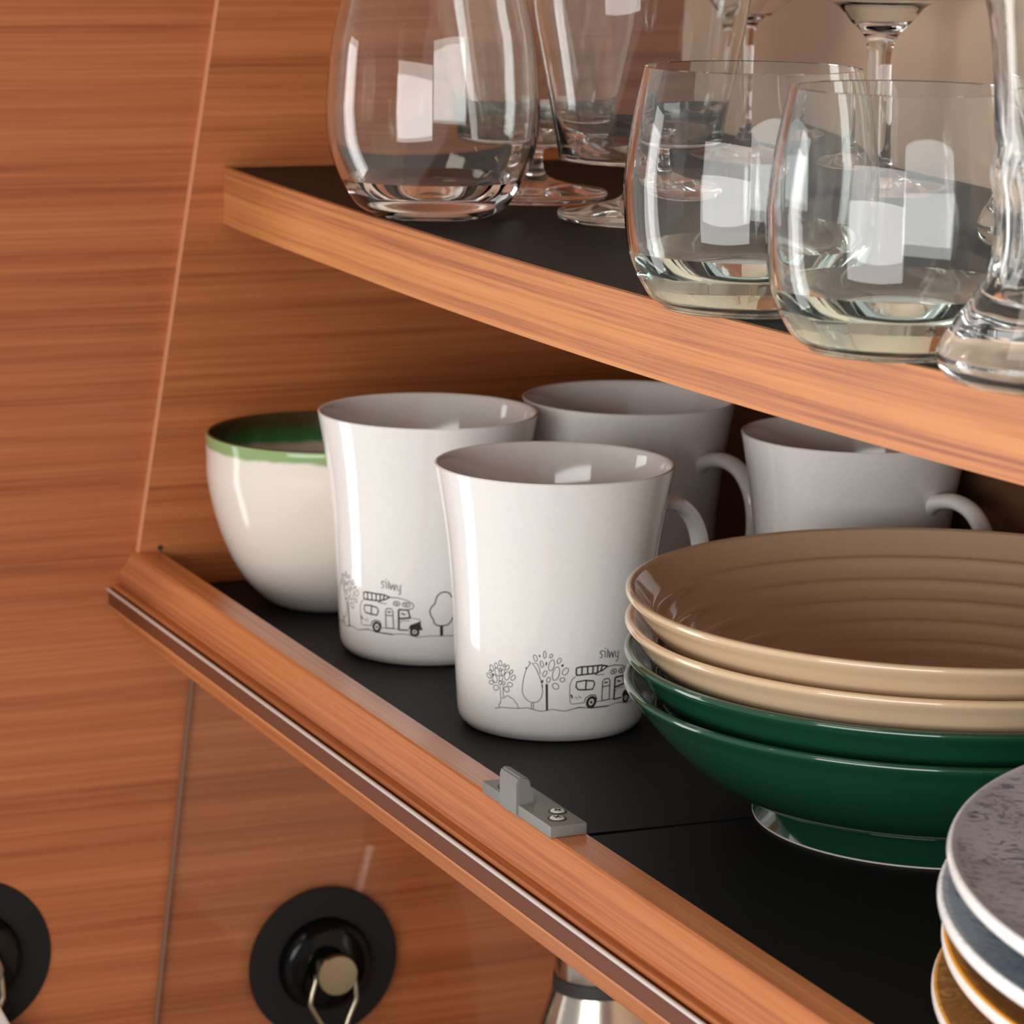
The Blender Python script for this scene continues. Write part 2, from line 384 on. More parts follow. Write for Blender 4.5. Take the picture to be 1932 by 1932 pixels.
# ---------------------------------------------------------------- door catch on the rail
dc = thing('door_catch', 'grey plastic door catch with raised lug screwed onto the wooden front rail', 'catch', (0.4370, -0.0310, 0.0166))
obj('base_plate', box(bmesh.new(), -0.0285, 0.0285, -0.0068, 0.0062, 0, 0.0040, 0.0004), GREYP, dc)
bm = prism([(-0.0074, 0.0), (-0.0074, 0.0118), (-0.0066, 0.0132), (-0.0050, 0.0135), (-0.0030, 0.0126), (-0.0022, 0.0110), (-0.0016, 0.0041), (0.0, 0.0041), (0.0, 0.0)], -0.0125, 0.0025, 'x')
bmesh.ops.bevel(bm, geom=list(bm.edges), offset=0.0005, segments=2, affect='EDGES')
obj('lug', bm, GREYP, dc)
def screw(x, y, rot):
    b2 = lathe([(0.0031, 0.0036), (0.0031, 0.0042), (0.0028, 0.0043), (0.0028, 0.0041)], 28)
    s_ = obj('screw_seat', b2, DARKR, dc, loc=(x, y, 0))
    h = obj('screw', lathe([(0.0025, 0.0038), (0.0025, 0.0043), (0.0021, 0.0046), (0.0, 0.0047)], 28), ZINC, dc, loc=(x, y, 0))
    h.rotation_euler = (0, 0, rot)
    bm = bmesh.new()
    box(bm, -0.0013, 0.0013, -0.0003, 0.0003, 0.0045, 0.0048); box(bm, -0.0003, 0.0003, -0.0013, 0.0013, 0.0045, 0.0048)
    obj('cross_slot', bm, DARKR, h, smooth=False)
for x, y, r in ((0.0140, 0.0022, 0.3), (0.0212, -0.0012, 0.8), (-0.0225, 0.0022, 0.5), (-0.0185, -0.0020, 1.2)): screw(x, y, r)

# ---------------------------------------------------------------- mugs
outer = [(0.0, 0.0016), (0.0290, 0.0016), (0.0300, 0.0), (0.0318, 0.0), (0.0338, 0.0008), (0.0355, 0.0030), (0.0363, 0.0060), (0.0367, 0.0120), (0.0374, 0.0231), (0.0384, 0.0433), (0.0394, 0.0568), (0.0412, 0.0735), (0.0436, 0.0882), (0.0458, 0.1002), (0.0460, 0.1014)]
def mug_r(z):
    P = [p for p in outer[6:]]
    for (a, b), (c, d) in zip(P, P[1:]):
        if z <= d: return a + (c - a) * (z - b) / (d - b)
    return P[-1][0]
inner = [(0.0455, 0.1019), (0.0446, 0.1014), (0.0436, 0.0985), (0.0412, 0.0870), (0.0386, 0.0720), (0.0365, 0.0550), (0.0350, 0.0350), (0.0335, 0.0140), (0.0290, 0.0070), (0.0, 0.0060)]
mugprof = outer[:5] + spline(outer[4:], 4)[1:] + spline(inner, 4)
hp = [(0.0375, 0.0770), (0.0440, 0.0800), (0.0530, 0.0812), (0.0615, 0.0780), (0.0675, 0.0700), (0.0700, 0.0590), (0.0690, 0.0470), (0.0640, 0.0360), (0.0560, 0.0280), (0.0460, 0.0240), (0.0360, 0.0235)]
hp = spline(hp, 4)
hr = [(0.0046 + 0.0022 * max(0, 1 - i/5.0)**2 + 0.0022 * max(0, 1 - (len(hp)-1-i)/5.0)**2, 0.0031 + 0.0026 * max(0, 1 - i/5.0)**2 + 0.0026 * max(0, 1 - (len(hp)-1-i)/5.0)**2) for i in range(len(hp))]
PRINT=[([(-351,306),(-351,301),(-353,297),(-355,294),(-358,294),(-361,296),(-362,299),(-363,304),(-363,309),(-361,313),(-358,315),(-356,316),(-353,314),(-351,310),(-351,306)],18,0),
([(-369,296),(-368,292),(-369,288),(-371,285),(-374,284),(-377,285),(-380,287),(-382,291),(-383,295),(-382,299),(-380,302),(-377,303),(-374,302),(-371,300),(-369,296)],18,0),
([(-389,283),(-387,278),(-387,273),(-389,270),(-392,268),(-396,269),(-400,272),(-403,277),(-405,282),(-405,287),(-403,290),(-400,292),(-396,291),(-392,288),(-389,283)],18,0),
([(-336,298),(-338,295),(-340,293),(-342,292),(-344,292),(-345,294),(-345,296),(-345,299),(-343,302),(-341,304),(-339,305),(-337,305),(-336,303),(-336,301),(-336,298)],18,0),
([(-321,290),(-324,286),(-327,283),(-330,282),(-333,283),(-335,285),(-335,289),(-333,294),(-331,298),(-327,301),(-324,302),(-321,301),(-320,298),(-320,294),(-321,290)],18,0),
([(-306,275),(-308,272),(-311,269),(-314,269),(-316,270),(-317,272),(-317,275),(-315,279),(-313,282),(-310,284),(-307,285),(-305,284),(-304,282),(-304,279),(-306,275)],18,0),
([(-297,251),(-301,247),(-306,245),(-310,244),(-312,246),(-313,250),(-312,254),(-310,259),(-306,263),(-301,265),(-297,265),(-295,263),(-294,260),(-295,255),(-297,251)],18,0),
([(-404,251),(-401,247),(-400,243),(-401,240),(-403,238),(-408,237),(-412,239),(-417,242),(-420,246),(-422,250),(-421,254),(-418,256),(-414,256),(-409,254),(-404,251)],18,0),
([(-398,268),(-396,265),(-396,263),(-397,261),(-399,259),(-402,259),(-404,260),(-407,262),(-408,265),(-408,267),(-408,270),(-406,271),(-403,271),(-400,270),(-398,268)],18,0),
([(-389,225),(-390,221),(-393,218),(-397,216),(-402,215),(-406,216),(-409,218),(-410,221),(-409,225),(-406,228),(-402,230),(-397,231),(-393,230),(-390,228),(-389,225)],18,0),
([(-366,208),(-367,203),(-371,199),(-375,196),(-381,195),(-386,197),(-389,200),(-391,204),(-389,208),(-386,213),(-381,215),(-376,216),(-371,215),(-367,212),(-366,208)],18,0),
([(-373,245),(-372,238),(-373,231),(-375,227),(-380,225),(-385,226),(-389,231),(-393,237),(-394,244),(-394,251),(-391,255),(-386,257),(-381,256),(-377,251),(-373,245)],18,0),
([(-363,271),(-362,264),(-362,258),(-365,254),(-369,252),(-373,254),(-377,259),(-380,266),(-381,273),(-380,279),(-378,283),(-374,285),(-369,283),(-365,278),(-363,271)],18,0),
([(-338,270),(-341,264),(-344,260),(-348,258),(-351,258),(-353,261),(-354,266),(-353,271),(-351,277),(-348,281),(-344,283),(-341,283),(-338,280),(-338,276),(-338,270)],18,0),
([(-318,258),(-321,251),(-326,245),(-331,242),(-335,243),(-338,247),(-340,253),(-339,260),(-336,268),(-331,273),(-326,276),(-322,276),(-319,272),(-318,266),(-318,258)],18,0),
([(-347,245),(-349,240),(-352,236),(-355,234),(-359,234),(-362,236),(-363,240),(-363,245),(-361,251),(-358,255),(-355,257),(-351,257),(-349,255),(-347,251),(-347,245)],18,0),
([(-354,229),(-353,226),(-354,222),(-356,220),(-359,219),(-362,220),(-364,222),(-365,226),(-365,230),(-364,233),(-363,235),(-360,236),(-357,235),(-355,233),(-354,229)],18,0),
([(-306,225),(-308,222),(-311,219),(-316,218),(-322,219),(-326,221),(-328,224),(-328,228),(-326,231),(-322,234),(-317,235),(-312,234),(-308,232),(-306,229),(-306,225)],18,0),
([(-324,213),(-321,209),(-320,204),(-322,200),(-325,197),(-330,195),(-335,196),(-339,199),(-342,203),(-343,207),(-341,212),(-338,215),(-333,217),(-328,216),(-324,213)],18,0),
([(-352,280),(-352,277),(-353,275),(-355,273),(-357,273),(-359,274),(-361,276),(-361,279),(-361,281),(-359,284),(-357,285),(-355,285),(-354,284),(-352,283),(-352,280)],18,0),
([(-338,227),(-340,224),(-342,222),(-345,221),(-347,221),(-348,223),(-349,226),(-348,229),(-347,232),(-344,235),(-342,236),(-339,235),(-338,233),(-337,231),(-338,227)],18,0),
([(-387,254),(-388,252),(-389,249),(-390,248),(-392,248),(-394,249),(-395,250),(-396,253),(-395,255),(-394,257),(-392,258),(-391,259),(-389,258),(-388,256),(-387,254)],18,0),
([(-360,214),(-357,170)],18,0),
([(-347,216),(-346,173)],18,0),
([(-365,131),(-367,139),(-359,149),(-356,168),(-342,170),(-337,178),(-324,181),(-312,174),(-303,172),(-298,161),(-290,155),(-285,145),(-283,137)],18,0),
([(-385,123),(-357,131),(-319,134),(-283,136),(-248,142),(-221,136),(-194,131),(-171,136),(-151,141),(-125,136),(-102,133),(-75,140),(-47,145),(-16,142),(13,142),(47,142),(80,140)],18,0),
([(-236,318),(-251,295),(-261,263),(-267,225),(-267,201),(-258,182),(-244,169),(-230,164),(-208,168),(-195,183),(-189,207),(-191,231),(-200,264),(-214,297),(-229,319),(-236,318)],18,0),
([(-232,163),(-231,138)],18,0),
([(-224,164),(-223,137)],18,0),
([(-224,321),(-211,318),(-202,301),(-199,278)],18,0),
([(-237,322),(-238,321),(-238,320),(-240,319),(-241,319),(-242,320),(-243,321),(-243,322),(-243,323),(-242,324),(-241,325),(-240,325),(-238,325),(-238,324),(-237,322)],18,1),
([(-249,298),(-249,297),(-250,295),(-251,295),(-253,294),(-254,295),(-255,296),(-255,298),(-255,300),(-254,301),(-253,302),(-251,302),(-250,301),(-249,300),(-249,298)],18,1),
([(-187,249),(-187,247),(-188,245),(-190,244),(-192,244),(-194,245),(-195,247),(-196,249),(-195,251),(-194,253),(-192,255),(-190,255),(-188,254),(-187,252),(-187,249)],18,1),
([(-188,231),(-189,228),(-189,226),(-190,225),(-191,225),(-193,226),(-193,228),(-194,230),(-193,233),(-193,235),(-192,236),(-190,237),(-189,235),(-189,233),(-188,231)],18,1),
([(-178,354),(-178,348),(-180,343),(-182,340),(-184,340),(-186,343),(-188,347),(-188,354),(-188,360),(-187,365),(-184,368),(-182,368),(-180,365),(-178,360),(-178,354)],18,0),
([(-199,349),(-199,347),(-199,345),(-200,343),(-201,343),(-202,344),(-204,345),(-204,347),(-205,350),(-205,352),(-204,353),(-203,354),(-201,353),(-200,351),(-199,349)],18,1),
([(-211,342),(-210,337),(-210,332),(-212,329),(-215,327),(-218,329),(-221,332),(-224,337),(-225,342),(-225,347),(-224,351),(-221,352),(-217,351),(-214,347),(-211,342)],18,0),
([(-155,348),(-157,345),(-160,342),(-162,342),(-164,343),(-165,345),(-165,348),(-164,352),(-163,355),(-160,357),(-158,358),(-156,357),(-154,355),(-154,351),(-155,348)],18,0),
([(-124,328),(-127,324),(-130,321),(-133,320),(-136,321),(-137,324),(-137,329),(-136,334),(-133,338),(-130,341),(-127,342),(-124,341),(-122,338),(-122,333),(-124,328)],18,0),
([(-114,310),(-116,308),(-118,307),(-120,308),(-122,309),(-122,311),(-122,313),(-120,315),(-119,317),(-116,318),(-114,318),(-113,317),(-113,315),(-113,312),(-114,310)],18,1),
([(-188,319),(-187,313),(-187,309),(-189,306),(-191,305),(-194,306),(-197,310),(-199,315),(-200,321),(-200,326),(-198,329),(-195,330),(-193,328),(-190,324),(-188,319)],18,0),
([(-174,319),(-175,316),(-176,313),(-177,312),(-179,312),(-180,314),(-180,317),(-180,320),(-179,323),(-178,326),(-176,327),(-175,327),(-174,325),(-174,322),(-174,319)],18,1),
([(-148,311),(-151,302),(-156,295),(-161,292),(-165,293),(-168,298),(-169,306),(-167,316),(-164,325),(-160,331),(-155,335),(-150,334),(-148,328),(-147,320),(-148,311)],18,0),
([(-128,278),(-132,267),(-138,259),(-144,255),(-150,256),(-153,263),(-154,273),(-153,284),(-149,295),(-143,304),(-137,308),(-132,306),(-128,300),(-127,290),(-128,278)],18,0),
([(-98,284),(-102,279),(-107,276),(-112,276),(-116,279),(-118,284),(-117,290),(-114,295),(-110,300),(-105,303),(-100,303),(-96,300),(-94,295),(-95,290),(-98,284)],18,0),
([(-176,278),(-179,273),(-182,269),(-185,268),(-188,269),(-190,273),(-190,277),(-188,283),(-185,288),(-182,291),(-178,292),(-176,291),(-174,288),(-174,283),(-176,278)],18,0),
([(-162,255),(-164,250),(-167,247),(-170,246),(-173,247),(-175,250),(-175,254),(-174,259),(-172,263),(-169,266),(-166,267),(-163,266),(-162,264),(-161,259),(-162,255)],18,0),
([(-107,257),(-108,254),(-110,251),(-114,249),(-118,249),(-122,251),(-125,254),(-126,257),(-125,261),(-122,264),(-119,265),(-114,265),(-111,264),(-108,261),(-107,257)],18,0),
([(-131,223),(-135,220),(-140,220),(-146,222),(-150,226),(-153,231),(-154,236),(-152,240),(-148,243),(-143,244),(-137,242),(-133,238),(-130,233),(-129,228),(-131,223)],18,0),
([(-179,240),(-170,240),(-168,138),(-176,136)],18,1),
([(46,359),(33,362),(27,357),(33,348),(39,342),(36,335),(26,335)],24,0),
([(49,359),(50,333)],24,0),
([(46,370),(51,369)],24,0),
([(59,367),(60,332)],24,0),
([(65,358),(70,330),(78,353),(86,328),(89,355)],24,0),
([(96,353),(98,331),(109,329)],24,0),
([(110,352),(110,315),(101,313)],24,0),
([(116,356),(116,353)],17,0),
([(-64,273),(-65,301),(-49,305),(36,305),(64,298),(43,285),(14,276),(-64,273)],41,0),
([(-43,304),(-43,275)],41,0),
([(-21,304),(-20,276)],41,0),
([(1,305),(1,277)],41,0),
([(21,304),(20,279)],41,0),
([(40,303),(34,284)],41,0),
([(-67,269),(-80,257),(-87,237),(-87,197),(-84,165),(-75,160),(-28,164)],18,0),
([(11,270),(36,284),(64,296),(95,298),(134,291),(160,278),(166,265),(158,254),(144,253)],24,0),
([(144,253),(151,216),(189,211),(195,198)],18,0),
([(22,164),(44,162)],18,0),
([(79,165),(145,161)],18,0),
([(-62,247),(-28,251),(5,246),(10,234),(3,214),(-24,214),(-55,216),(-64,227),(-62,247)],41,0),
([(-24,250),(-26,214)],41,0),
([(107,273),(105,269),(101,266),(96,264),(89,264),(84,266),(80,269),(79,273),(81,277),(85,280),(91,282),(97,282),(102,280),(106,277),(107,273)],27,0),
([(150,270),(148,266),(143,263),(137,262),(130,263),(123,265),(119,269),(118,273),(120,276),(125,279),(132,280),(139,280),(145,278),(149,274),(150,270)],27,0),
([(88,274),(98,272)],41,0),
([(128,273),(139,270)],41,0),
([(45,162),(44,239),(51,248),(70,249),(77,239),(79,165),(45,164)],29,0),
([(46,219),(76,220)],29,0),
([(52,234),(68,234)],41,0),
([(102,161),(102,248),(141,249),(151,216),(106,210)],53,0),
([(113,233),(131,228)],41,0),
([(106,193),(119,204),(148,203)],18,0),
([(102,161),(142,163)],41,0),
([(17,165),(15,157),(10,150),(4,145),(-4,144),(-10,147),(-15,153),(-17,160),(-15,169),(-11,176),(-4,181),(4,182),(10,179),(15,173),(17,165)],77,0),
([(5,164),(5,161),(3,159),(1,157),(-1,157),(-3,158),(-5,160),(-5,162),(-5,165),(-3,167),(-1,168),(1,169),(3,168),(5,166),(5,164)],18,1),
([(-28,165),(-24,182),(-4,192),(15,190),(23,172)],27,0),
([(184,157),(183,150),(179,145),(172,142),(166,142),(159,144),(155,149),(154,156),(155,162),(159,168),(165,171),(172,171),(178,168),(183,163),(184,157)],77,0),
([(173,157),(173,155),(172,153),(170,152),(168,152),(166,153),(165,154),(164,156),(165,158),(166,160),(168,161),(170,161),(172,160),(173,159),(173,157)],18,1),
([(143,167),(151,186),(180,197),(192,204),(197,175),(183,168)],18,1),
([(183,172),(201,169)],77,0),
([(-82,198),(-76,183)],41,0),
([(-66,188),(-55,180)],18,0),
([(-53,192),(-42,182)],18,0),
([(14,268),(50,268)],18,0),
([(309,322),(292,328),(273,324),(258,308),(251,279),(236,263),(230,247),(235,227),(246,211),(249,195),(262,185),(284,183),(307,187),(320,202),(330,224),(339,250),(332,276),(324,299),(309,322)],35,0),
([(280,186),(281,142)],88,0),
([(-93,136),(-48,147),(0,139),(72,138),(106,145),(139,144),(180,134),(231,141),(324,139),(378,138)],18,0)]
def split_sharp(L):
    out = []
    for pts, w, fill in L:
        if fill: out.append((pts, w, fill)); continue
        cur = [pts[0]]
        for i in range(1, len(pts)):
            cur.append(pts[i])
            if i < len(pts) - 1:
                a = (pts[i][0]-pts[i-1][0], pts[i][1]-pts[i-1][1]); c = (pts[i+1][0]-pts[i][0], pts[i+1][1]-pts[i][1])
                if a[0]*c[0] + a[1]*c[1] < 0.25 * math.hypot(*a) * math.hypot(*c):
                    out.append((cur, w, 0)); cur = [pts[i]]
        out.append((cur, w, 0))
    return out
PRINT = split_sharp(PRINT)
def print_mesh():
    """thin ink ribbons lying on the mug wall; (s, z) are tenths of a millimetre along the unrolled wall"""
    bm = bmesh.new()
    lift = [0]
    def P(s, z):
        z = z * 1e-4; r = mug_r(z) + 0.00008 + lift[0]; a = s * 1e-4 / 0.0372
        return bm.verts.new((r * math.cos(a), r * math.sin(a), z))
    for k, (pts, w, fill) in enumerate(PRINT):
        lift[0] = (k % 7) * 0.000004
        if fill:
            c = (sum(p[0] for p in pts) / len(pts), sum(p[1] for p in pts) / len(pts))
            vs_ = [P(*p) for p in pts]; cv = P(*c)
            for i in range(len(vs_)):
                j = (i + 1) % len(vs_)
                if pts[i] != pts[j]: bm.faces.new((cv, vs_[i], vs_[j]))
            continue
        hw = w / 20 * 1.45 
        q = []
        for a, b in zip(pts, pts[1:]):
            n = max(1, int(math.hypot(b[0]-a[0], b[1]-a[1]) // 22))
            q += [(a[0] + (b[0]-a[0]) * t / n, a[1] + (b[1]-a[1]) * t / n) for t in range(n)]
        q.append(pts[-1])
        closed = pts[0] == pts[-1]
        prev = None; first = None; n = len(q)
        for i, p in enumerate(q):
            a = q[i-1] if i > 0 else (q[-2] if closed else p); b = q[i+1] if i < n-1 else (q[1] if closed else p)
            dx, dz = b[0]-a[0], b[1]-a[1]; l = math.hypot(dx, dz) or 1
            nx, nz = -dz/l*hw, dx/l*hw
            cur = (P(p[0]+nx, p[1]+nz), P(p[0]-nx, p[1]-nz))
            if prev: bm.faces.new((prev[0], prev[1], cur[1], cur[0]))
            prev = cur
    return bm
def make_mug(name, label):
    t = thing(name, label, 'mug', group='white glazed mugs on the lower shelf')
    obj('mug_body', lathe(mugprof, 128), CHINA, t)
    obj('handle', tube([(r, 0, z) for r, z in hp], hr, 18), CHINA, t)
    pr = obj('printed_drawing', print_mesh(), INK, t, smooth=False)
    pr['label'] = 'thin black line drawing of a camper van and trees'
    pr.rotation_euler = (0, 0, -1.73)
    return t
mug = make_mug('coffee_mug', 'white mug printed with trees, nearest to the stacked pasta bowls')
mug.location = (0.2749, 0.0478, 0); mug.rotation_euler = (0, 0, 1.73)
for x, y, a, lab in ((0.1498, 0.046, -0.965 + 1.73, 'white mug printed with a whole camper van, beside the green rimmed bowl'),
                     (0.1458, 0.1407, -0.375 + 0.80, 'plain looking white mug at the back, behind the two printed mugs'),
                     (0.2550, 0.1900, -0.50 + 0.86, 'plain looking white mug partly hidden by shelf edge, behind the beige bowl')):
    c = copy_tree(mug); c.location = (x, y, 0); c.rotation_euler = (0, 0, a); c['label'] = lab

# ---------------------------------------------------------------- white bowl with green rim
t = thing('cereal_bowl', 'deep white bowl with green glazed rim in the left corner', 'bowl', (0.0550, 0.0357, 0), 0.6)
bo = [(0.0, 0.0022), (0.0170, 0.0022), (0.0180, 0.0), (0.0215, 0.0), (0.0270, 0.0030), (0.0360, 0.0120), (0.0435, 0.0250), (0.0490, 0.0400), (0.0525, 0.0560), (0.0530, 0.0680), (0.0534, 0.0762), (0.0527, 0.0775)]
obj('bowl_body', lathe(bo[:4] + spline(bo[3:], 5)[1:], 112), BOWLG, t)
bi = [(0.0527, 0.0775), (0.0515, 0.0768), (0.0500, 0.0660), (0.0485, 0.0520), (0.0430, 0.0340), (0.0330, 0.0170), (0.0200, 0.0090), (0.0, 0.0070)]
obj('bowl_inside', lathe(spline(bi, 5), 112), BOWLI, t)['label'] = 'inside glaze with dark green band under the rim'

# ---------------------------------------------------------------- pasta bowls
pb_out = [(0.0, 0.0030), (0.0580, 0.0030), (0.0600, 0.0), (0.0636, 0.0), (0.0641, 0.0009), (0.0614, 0.0042), (0.0578, 0.0086)]
pb_side = [(0.0578, 0.0086), (0.0690, 0.0108), (0.0800, 0.0160), (0.0890, 0.0225), (0.0970, 0.0300), (0.1035, 0.0375), (0.1072, 0.0425), (0.1094, 0.0450), (0.1106, 0.0466), (0.1104, 0.0480), (0.1090, 0.0485), (0.1074, 0.0478)]
pin = [(0.1074, 0.0478), (0.1040, 0.0430), (0.0990, 0.0368), (0.0920, 0.0298), (0.0830, 0.0228), (0.0730, 0.0150), (0.0660, 0.0106), (0.0600, 0.0092), (0.0400, 0.0088), (0.0200, 0.0086), (0.0, 0.0085)]
def ribbed(p):
    q = spline(p, 16); out = []
    L = 0
    for i, (r, z) in enumerate(q):
        if i: L += math.hypot(r - q[i-1][0], z - q[i-1][1])
        k = 0.0 if L < 0.006 or r < 0.02 else min(1, (L - 0.006) / 0.006)
        w = 0.5 + 0.5 * math.cos(2 * PI * (L - 0.013) / 0.0098)
        h = 0.00105 * k * (w ** 2.6) * (1 if L < 0.062 else max(0.25, 1 - (L - 0.062) / 0.03))
        out.append((max(0, r - h * 0.5), z + h))
    return out
pb = pb_out[:6] + [pb_out[6]] + spline(pb_side, 4)[1:] + ribbed(pin)[1:]
pbm = None
for z, m, lab in ((0.0, GREENG, 'dark green pasta bowl at the bottom of the bowl stack'),
                  (0.0113, GREENG, 'dark green pasta bowl second from the bottom, under two beige bowls'),
                  (0.0218, BEIGEG, 'beige pasta bowl directly on top of the green bowls'),
                  (0.0325, BEIGEG, 'beige pasta bowl topmost of its stack with ribbed inside showing')):
    o = obj('pasta_bowl', lathe(pb, 160), m, loc=(0.4378, 0.1233, z - 0.0005))
    tag(o, lab, 'bowl', 'stacked pasta bowls')
    obj('foot_ring', lathe([(0.0600, -0.0001), (0.0637, -0.0001), (0.0643, 0.0003), (0.0643, 0.0008), (0.0636, 0.0010)], 120), PALE_EDGE, o)['label'] = 'pale unglazed foot ring'

# ---------------------------------------------------------------- side plates
nrm = Vector((0.095, -0.018, 1)).normalized()
q = Vector((0, 0, 1)).rotation_difference(nrm)
R_ = 0.108
top = [(0.1077, 0.0002), (0.1068, 0.0006), (0.1052, -0.0003), (0.0980, -0.0030), (0.0850, -0.0055), (0.0650, -0.0066), (0.0, -0.0070)]
edge = [(0.1077, 0.0002), (0.1082, -0.0010), (0.1079, -0.0028), (0.1066, -0.0042)]
und = [(0.1066, -0.0042), (0.1000, -0.0070), (0.0860, -0.0098), (0.0640, -0.0116), (0.0605, -0.0160), (0.0570, -0.0160), (0.0555, -0.0120), (0.0, -0.0118)]
for (x, y, z), m, lab, rz in (((0.7058, 0.0875, 0.0225), PLATE_AMB2, 'amber side plate with pale streaks at the bottom of the plate stack', 0.3),
                          ((0.7023, 0.0921, 0.0362), PLATE_AMB1, 'amber side plate with bright orange rim, second from the bottom', 1.9),
                          ((0.7098, 0.0855, 0.0506), PLATE_BLUE, 'blue grey side plate with white rim under the speckled plate', 2.6),
                          ((0.7188, 0.0824, 0.0658), PLATE_GREY, 'grey side plate with dark speckles and white rim, topmost of the stack', 0.0)):
    t = thing('side_plate', lab, 'plate', (x, y, z), group='stacked side plates')
    t.rotation_mode = 'QUATERNION'; t.rotation_quaternion = q
    bm = lathe(spline(top[::-1], 5), 140)
    a = obj('plate_top', bm, m, t); a.rotation_euler = (0, 0, rz)
    bm = lathe(spline(edge, 4), 140); lathe(und, 140, bm)
    obj('plate_underside', bm, PALE_EDGE if m in (PLATE_AMB1, PLATE_AMB2) else CHINA, t)

# ---------------------------------------------------------------- glasses
ZS = 0.1901
def wall(outer, thick, floor_z, floor_r, n=5, thin_top=0.0010):
    """closed glass section: outer profile up, rounded rim, inner wall down to a thick floor"""
    o = spline(outer, n)
    rim = o[-1]
    inn = []
    zt = rim[1]
    for r, z in o[::-1]:
        if z < floor_z + 0.004: break
        f = min(1, max(0, (zt - z) / (zt - floor_z)))
        inn.append((r - (thin_top + (thick - thin_top) * f ** 1.6), z))
    inn[0] = (rim[0] - thin_top * 0.75, zt + 0.0002)
    lr = inn[-1][0]
    inn += [(min(lr - 0.0008, floor_r * 1.22), floor_z + 0.0018), (floor_r, floor_z + 0.0004), (floor_r * 0.7, floor_z), (0.0, floor_z + 0.0004)]
    return o, inn
def stemless(name, outer, base_r, thick, fz, fr, label, loc, group, m=GLASS):
    base = [(0.0, 0.0046), (base_r * 0.3, 0.0042), (base_r * 0.6, 0.0028), (base_r * 0.82, 0.0008), (base_r * 0.9, 0.0)]
    o, i = wall([(base_r, 0.0002)] + outer, thick, fz, fr)
    b = obj(name, lathe(base + o + i, 112), m, loc=loc)
    return tag(b, label, 'glass', group)

GR = 'clear glasses on the bowed upper shelf'
stemless('stemless_wine_glass', [(0.0269, 0.0024), (0.0313, 0.0065), (0.0373, 0.0175), (0.0408, 0.0285), (0.0418, 0.0400), (0.0415, 0.0480), (0.0396, 0.0680), (0.0362, 0.0830), (0.0325, 0.1000), (0.0300, 0.1120)],
         0.0224, 0.0024, 0.0110, 0.0185, 'tall stemless wine glass standing leftmost, near the wooden end wall', (0.2085, 0.0230, ZS), GR)
tum = [(0.0264, 0.0008), (0.0311, 0.0040), (0.0361, 0.0128), (0.0387, 0.0229), (0.0396, 0.0364), (0.0394, 0.0430), (0.0371, 0.0597), (0.0341, 0.0738), (0.0338, 0.0752)]
stemless('tumbler', tum, 0.0262, 0.0030, 0.0132, 0.0192, 'round clear tumbler behind the bowed shelf edge, left one of two alike', (0.4850, 0.0180, ZS), GR, GLASS_TINT)
stemless('tumbler', tum, 0.0262, 0.0030, 0.0132, 0.0192, 'round clear tumbler overlapping the other tumbler, next to the beer glass', (0.5780, 0.0190, ZS), GR, GLASS_TINT)

def goblet(label, loc):
    # flat bottomed bowl on a short stem and a broad foot
    foot = [(0.0, 0.0008), (0.0280, 0.0), (0.0308, 0.0012), (0.0310, 0.0030), (0.0290, 0.0042), (0.0160, 0.0062), (0.0070, 0.0090), (0.0045, 0.0130), (0.0040, 0.0180), (0.0055, 0.0212), (0.0100, 0.0226), (0.0270, 0.0230), (0.0304, 0.0238), (0.0310, 0.0255)]
    up = [(0.0310, 0.0255), (0.0345, 0.0450), (0.0385, 0.0650), (0.0418, 0.0830), (0.0440, 0.1050)]
    inn = [(0.0433, 0.1052), (0.0408, 0.0830), (0.0374, 0.0650), (0.0333, 0.0450), (0.0297, 0.0262), (0.0285, 0.0250), (0.0, 0.0248)]
    o = obj('goblet', lathe(foot[:3] + spline(foot[2:], 3)[1:] + spline(up, 3)[1:] + inn, 96), GLASS, loc=loc)
    return tag(o, label, 'glass', GR)
goblet('flat bottomed goblet on a short stem, behind the stemless wine glass', (0.1610, 0.0870, ZS))
goblet('flat bottomed goblet on a short stem, between the stemless glass and the left tumbler', (0.2470, 0.0935, ZS))

def wine(label, loc, sr, stem_h, bowl, name='wine_glass'):
    foot = [(0.0, 0.0010), (0.0280, 0.0), (0.0300, 0.0006), (0.0300, 0.0014), (0.0200, 0.0030), (0.0090, 0.0060), (sr * 1.15, 0.0130), (sr, 0.0250), (sr, stem_h - 0.012), (sr * 1.12, stem_h - 0.002)]
    o = spline(foot[2:], 4); o = foot[:2] + o[:] + spline([foot[-1]] + bowl, 4)[1:]
    b = [(r - 0.0010, z + 0.0002) for r, z in bowl[::-1]]
    inn = spline([p for p in b if p[0] > sr * 1.4], 4) + [(0.0, stem_h + 0.005)]
    g = obj(name, lathe(o + inn, 96), GLASS, loc=loc)
    return tag(g, label, 'glass', GR)
wine('wide shallow stemmed glass with conical bowl before the beige back wall', (0.2640, 0.1900, ZS), 0.0046, 0.0690,
     [(0.0066, 0.0715), (0.0120, 0.0770), (0.0193, 0.0842), (0.0330, 0.0858), (0.0378, 0.0872), (0.0392, 0.0930), (0.0400, 0.1150)], 'coupe_glass')
wine('tall stemmed wine glass by the beige wall, behind the left tumbler', (0.1379, 0.1965, ZS), 0.0032, 0.0680,
     [(0.0050, 0.0700), (0.0110, 0.0740), (0.0190, 0.0800), (0.0280, 0.0900), (0.0330, 0.1050), (0.0330, 0.1250)])

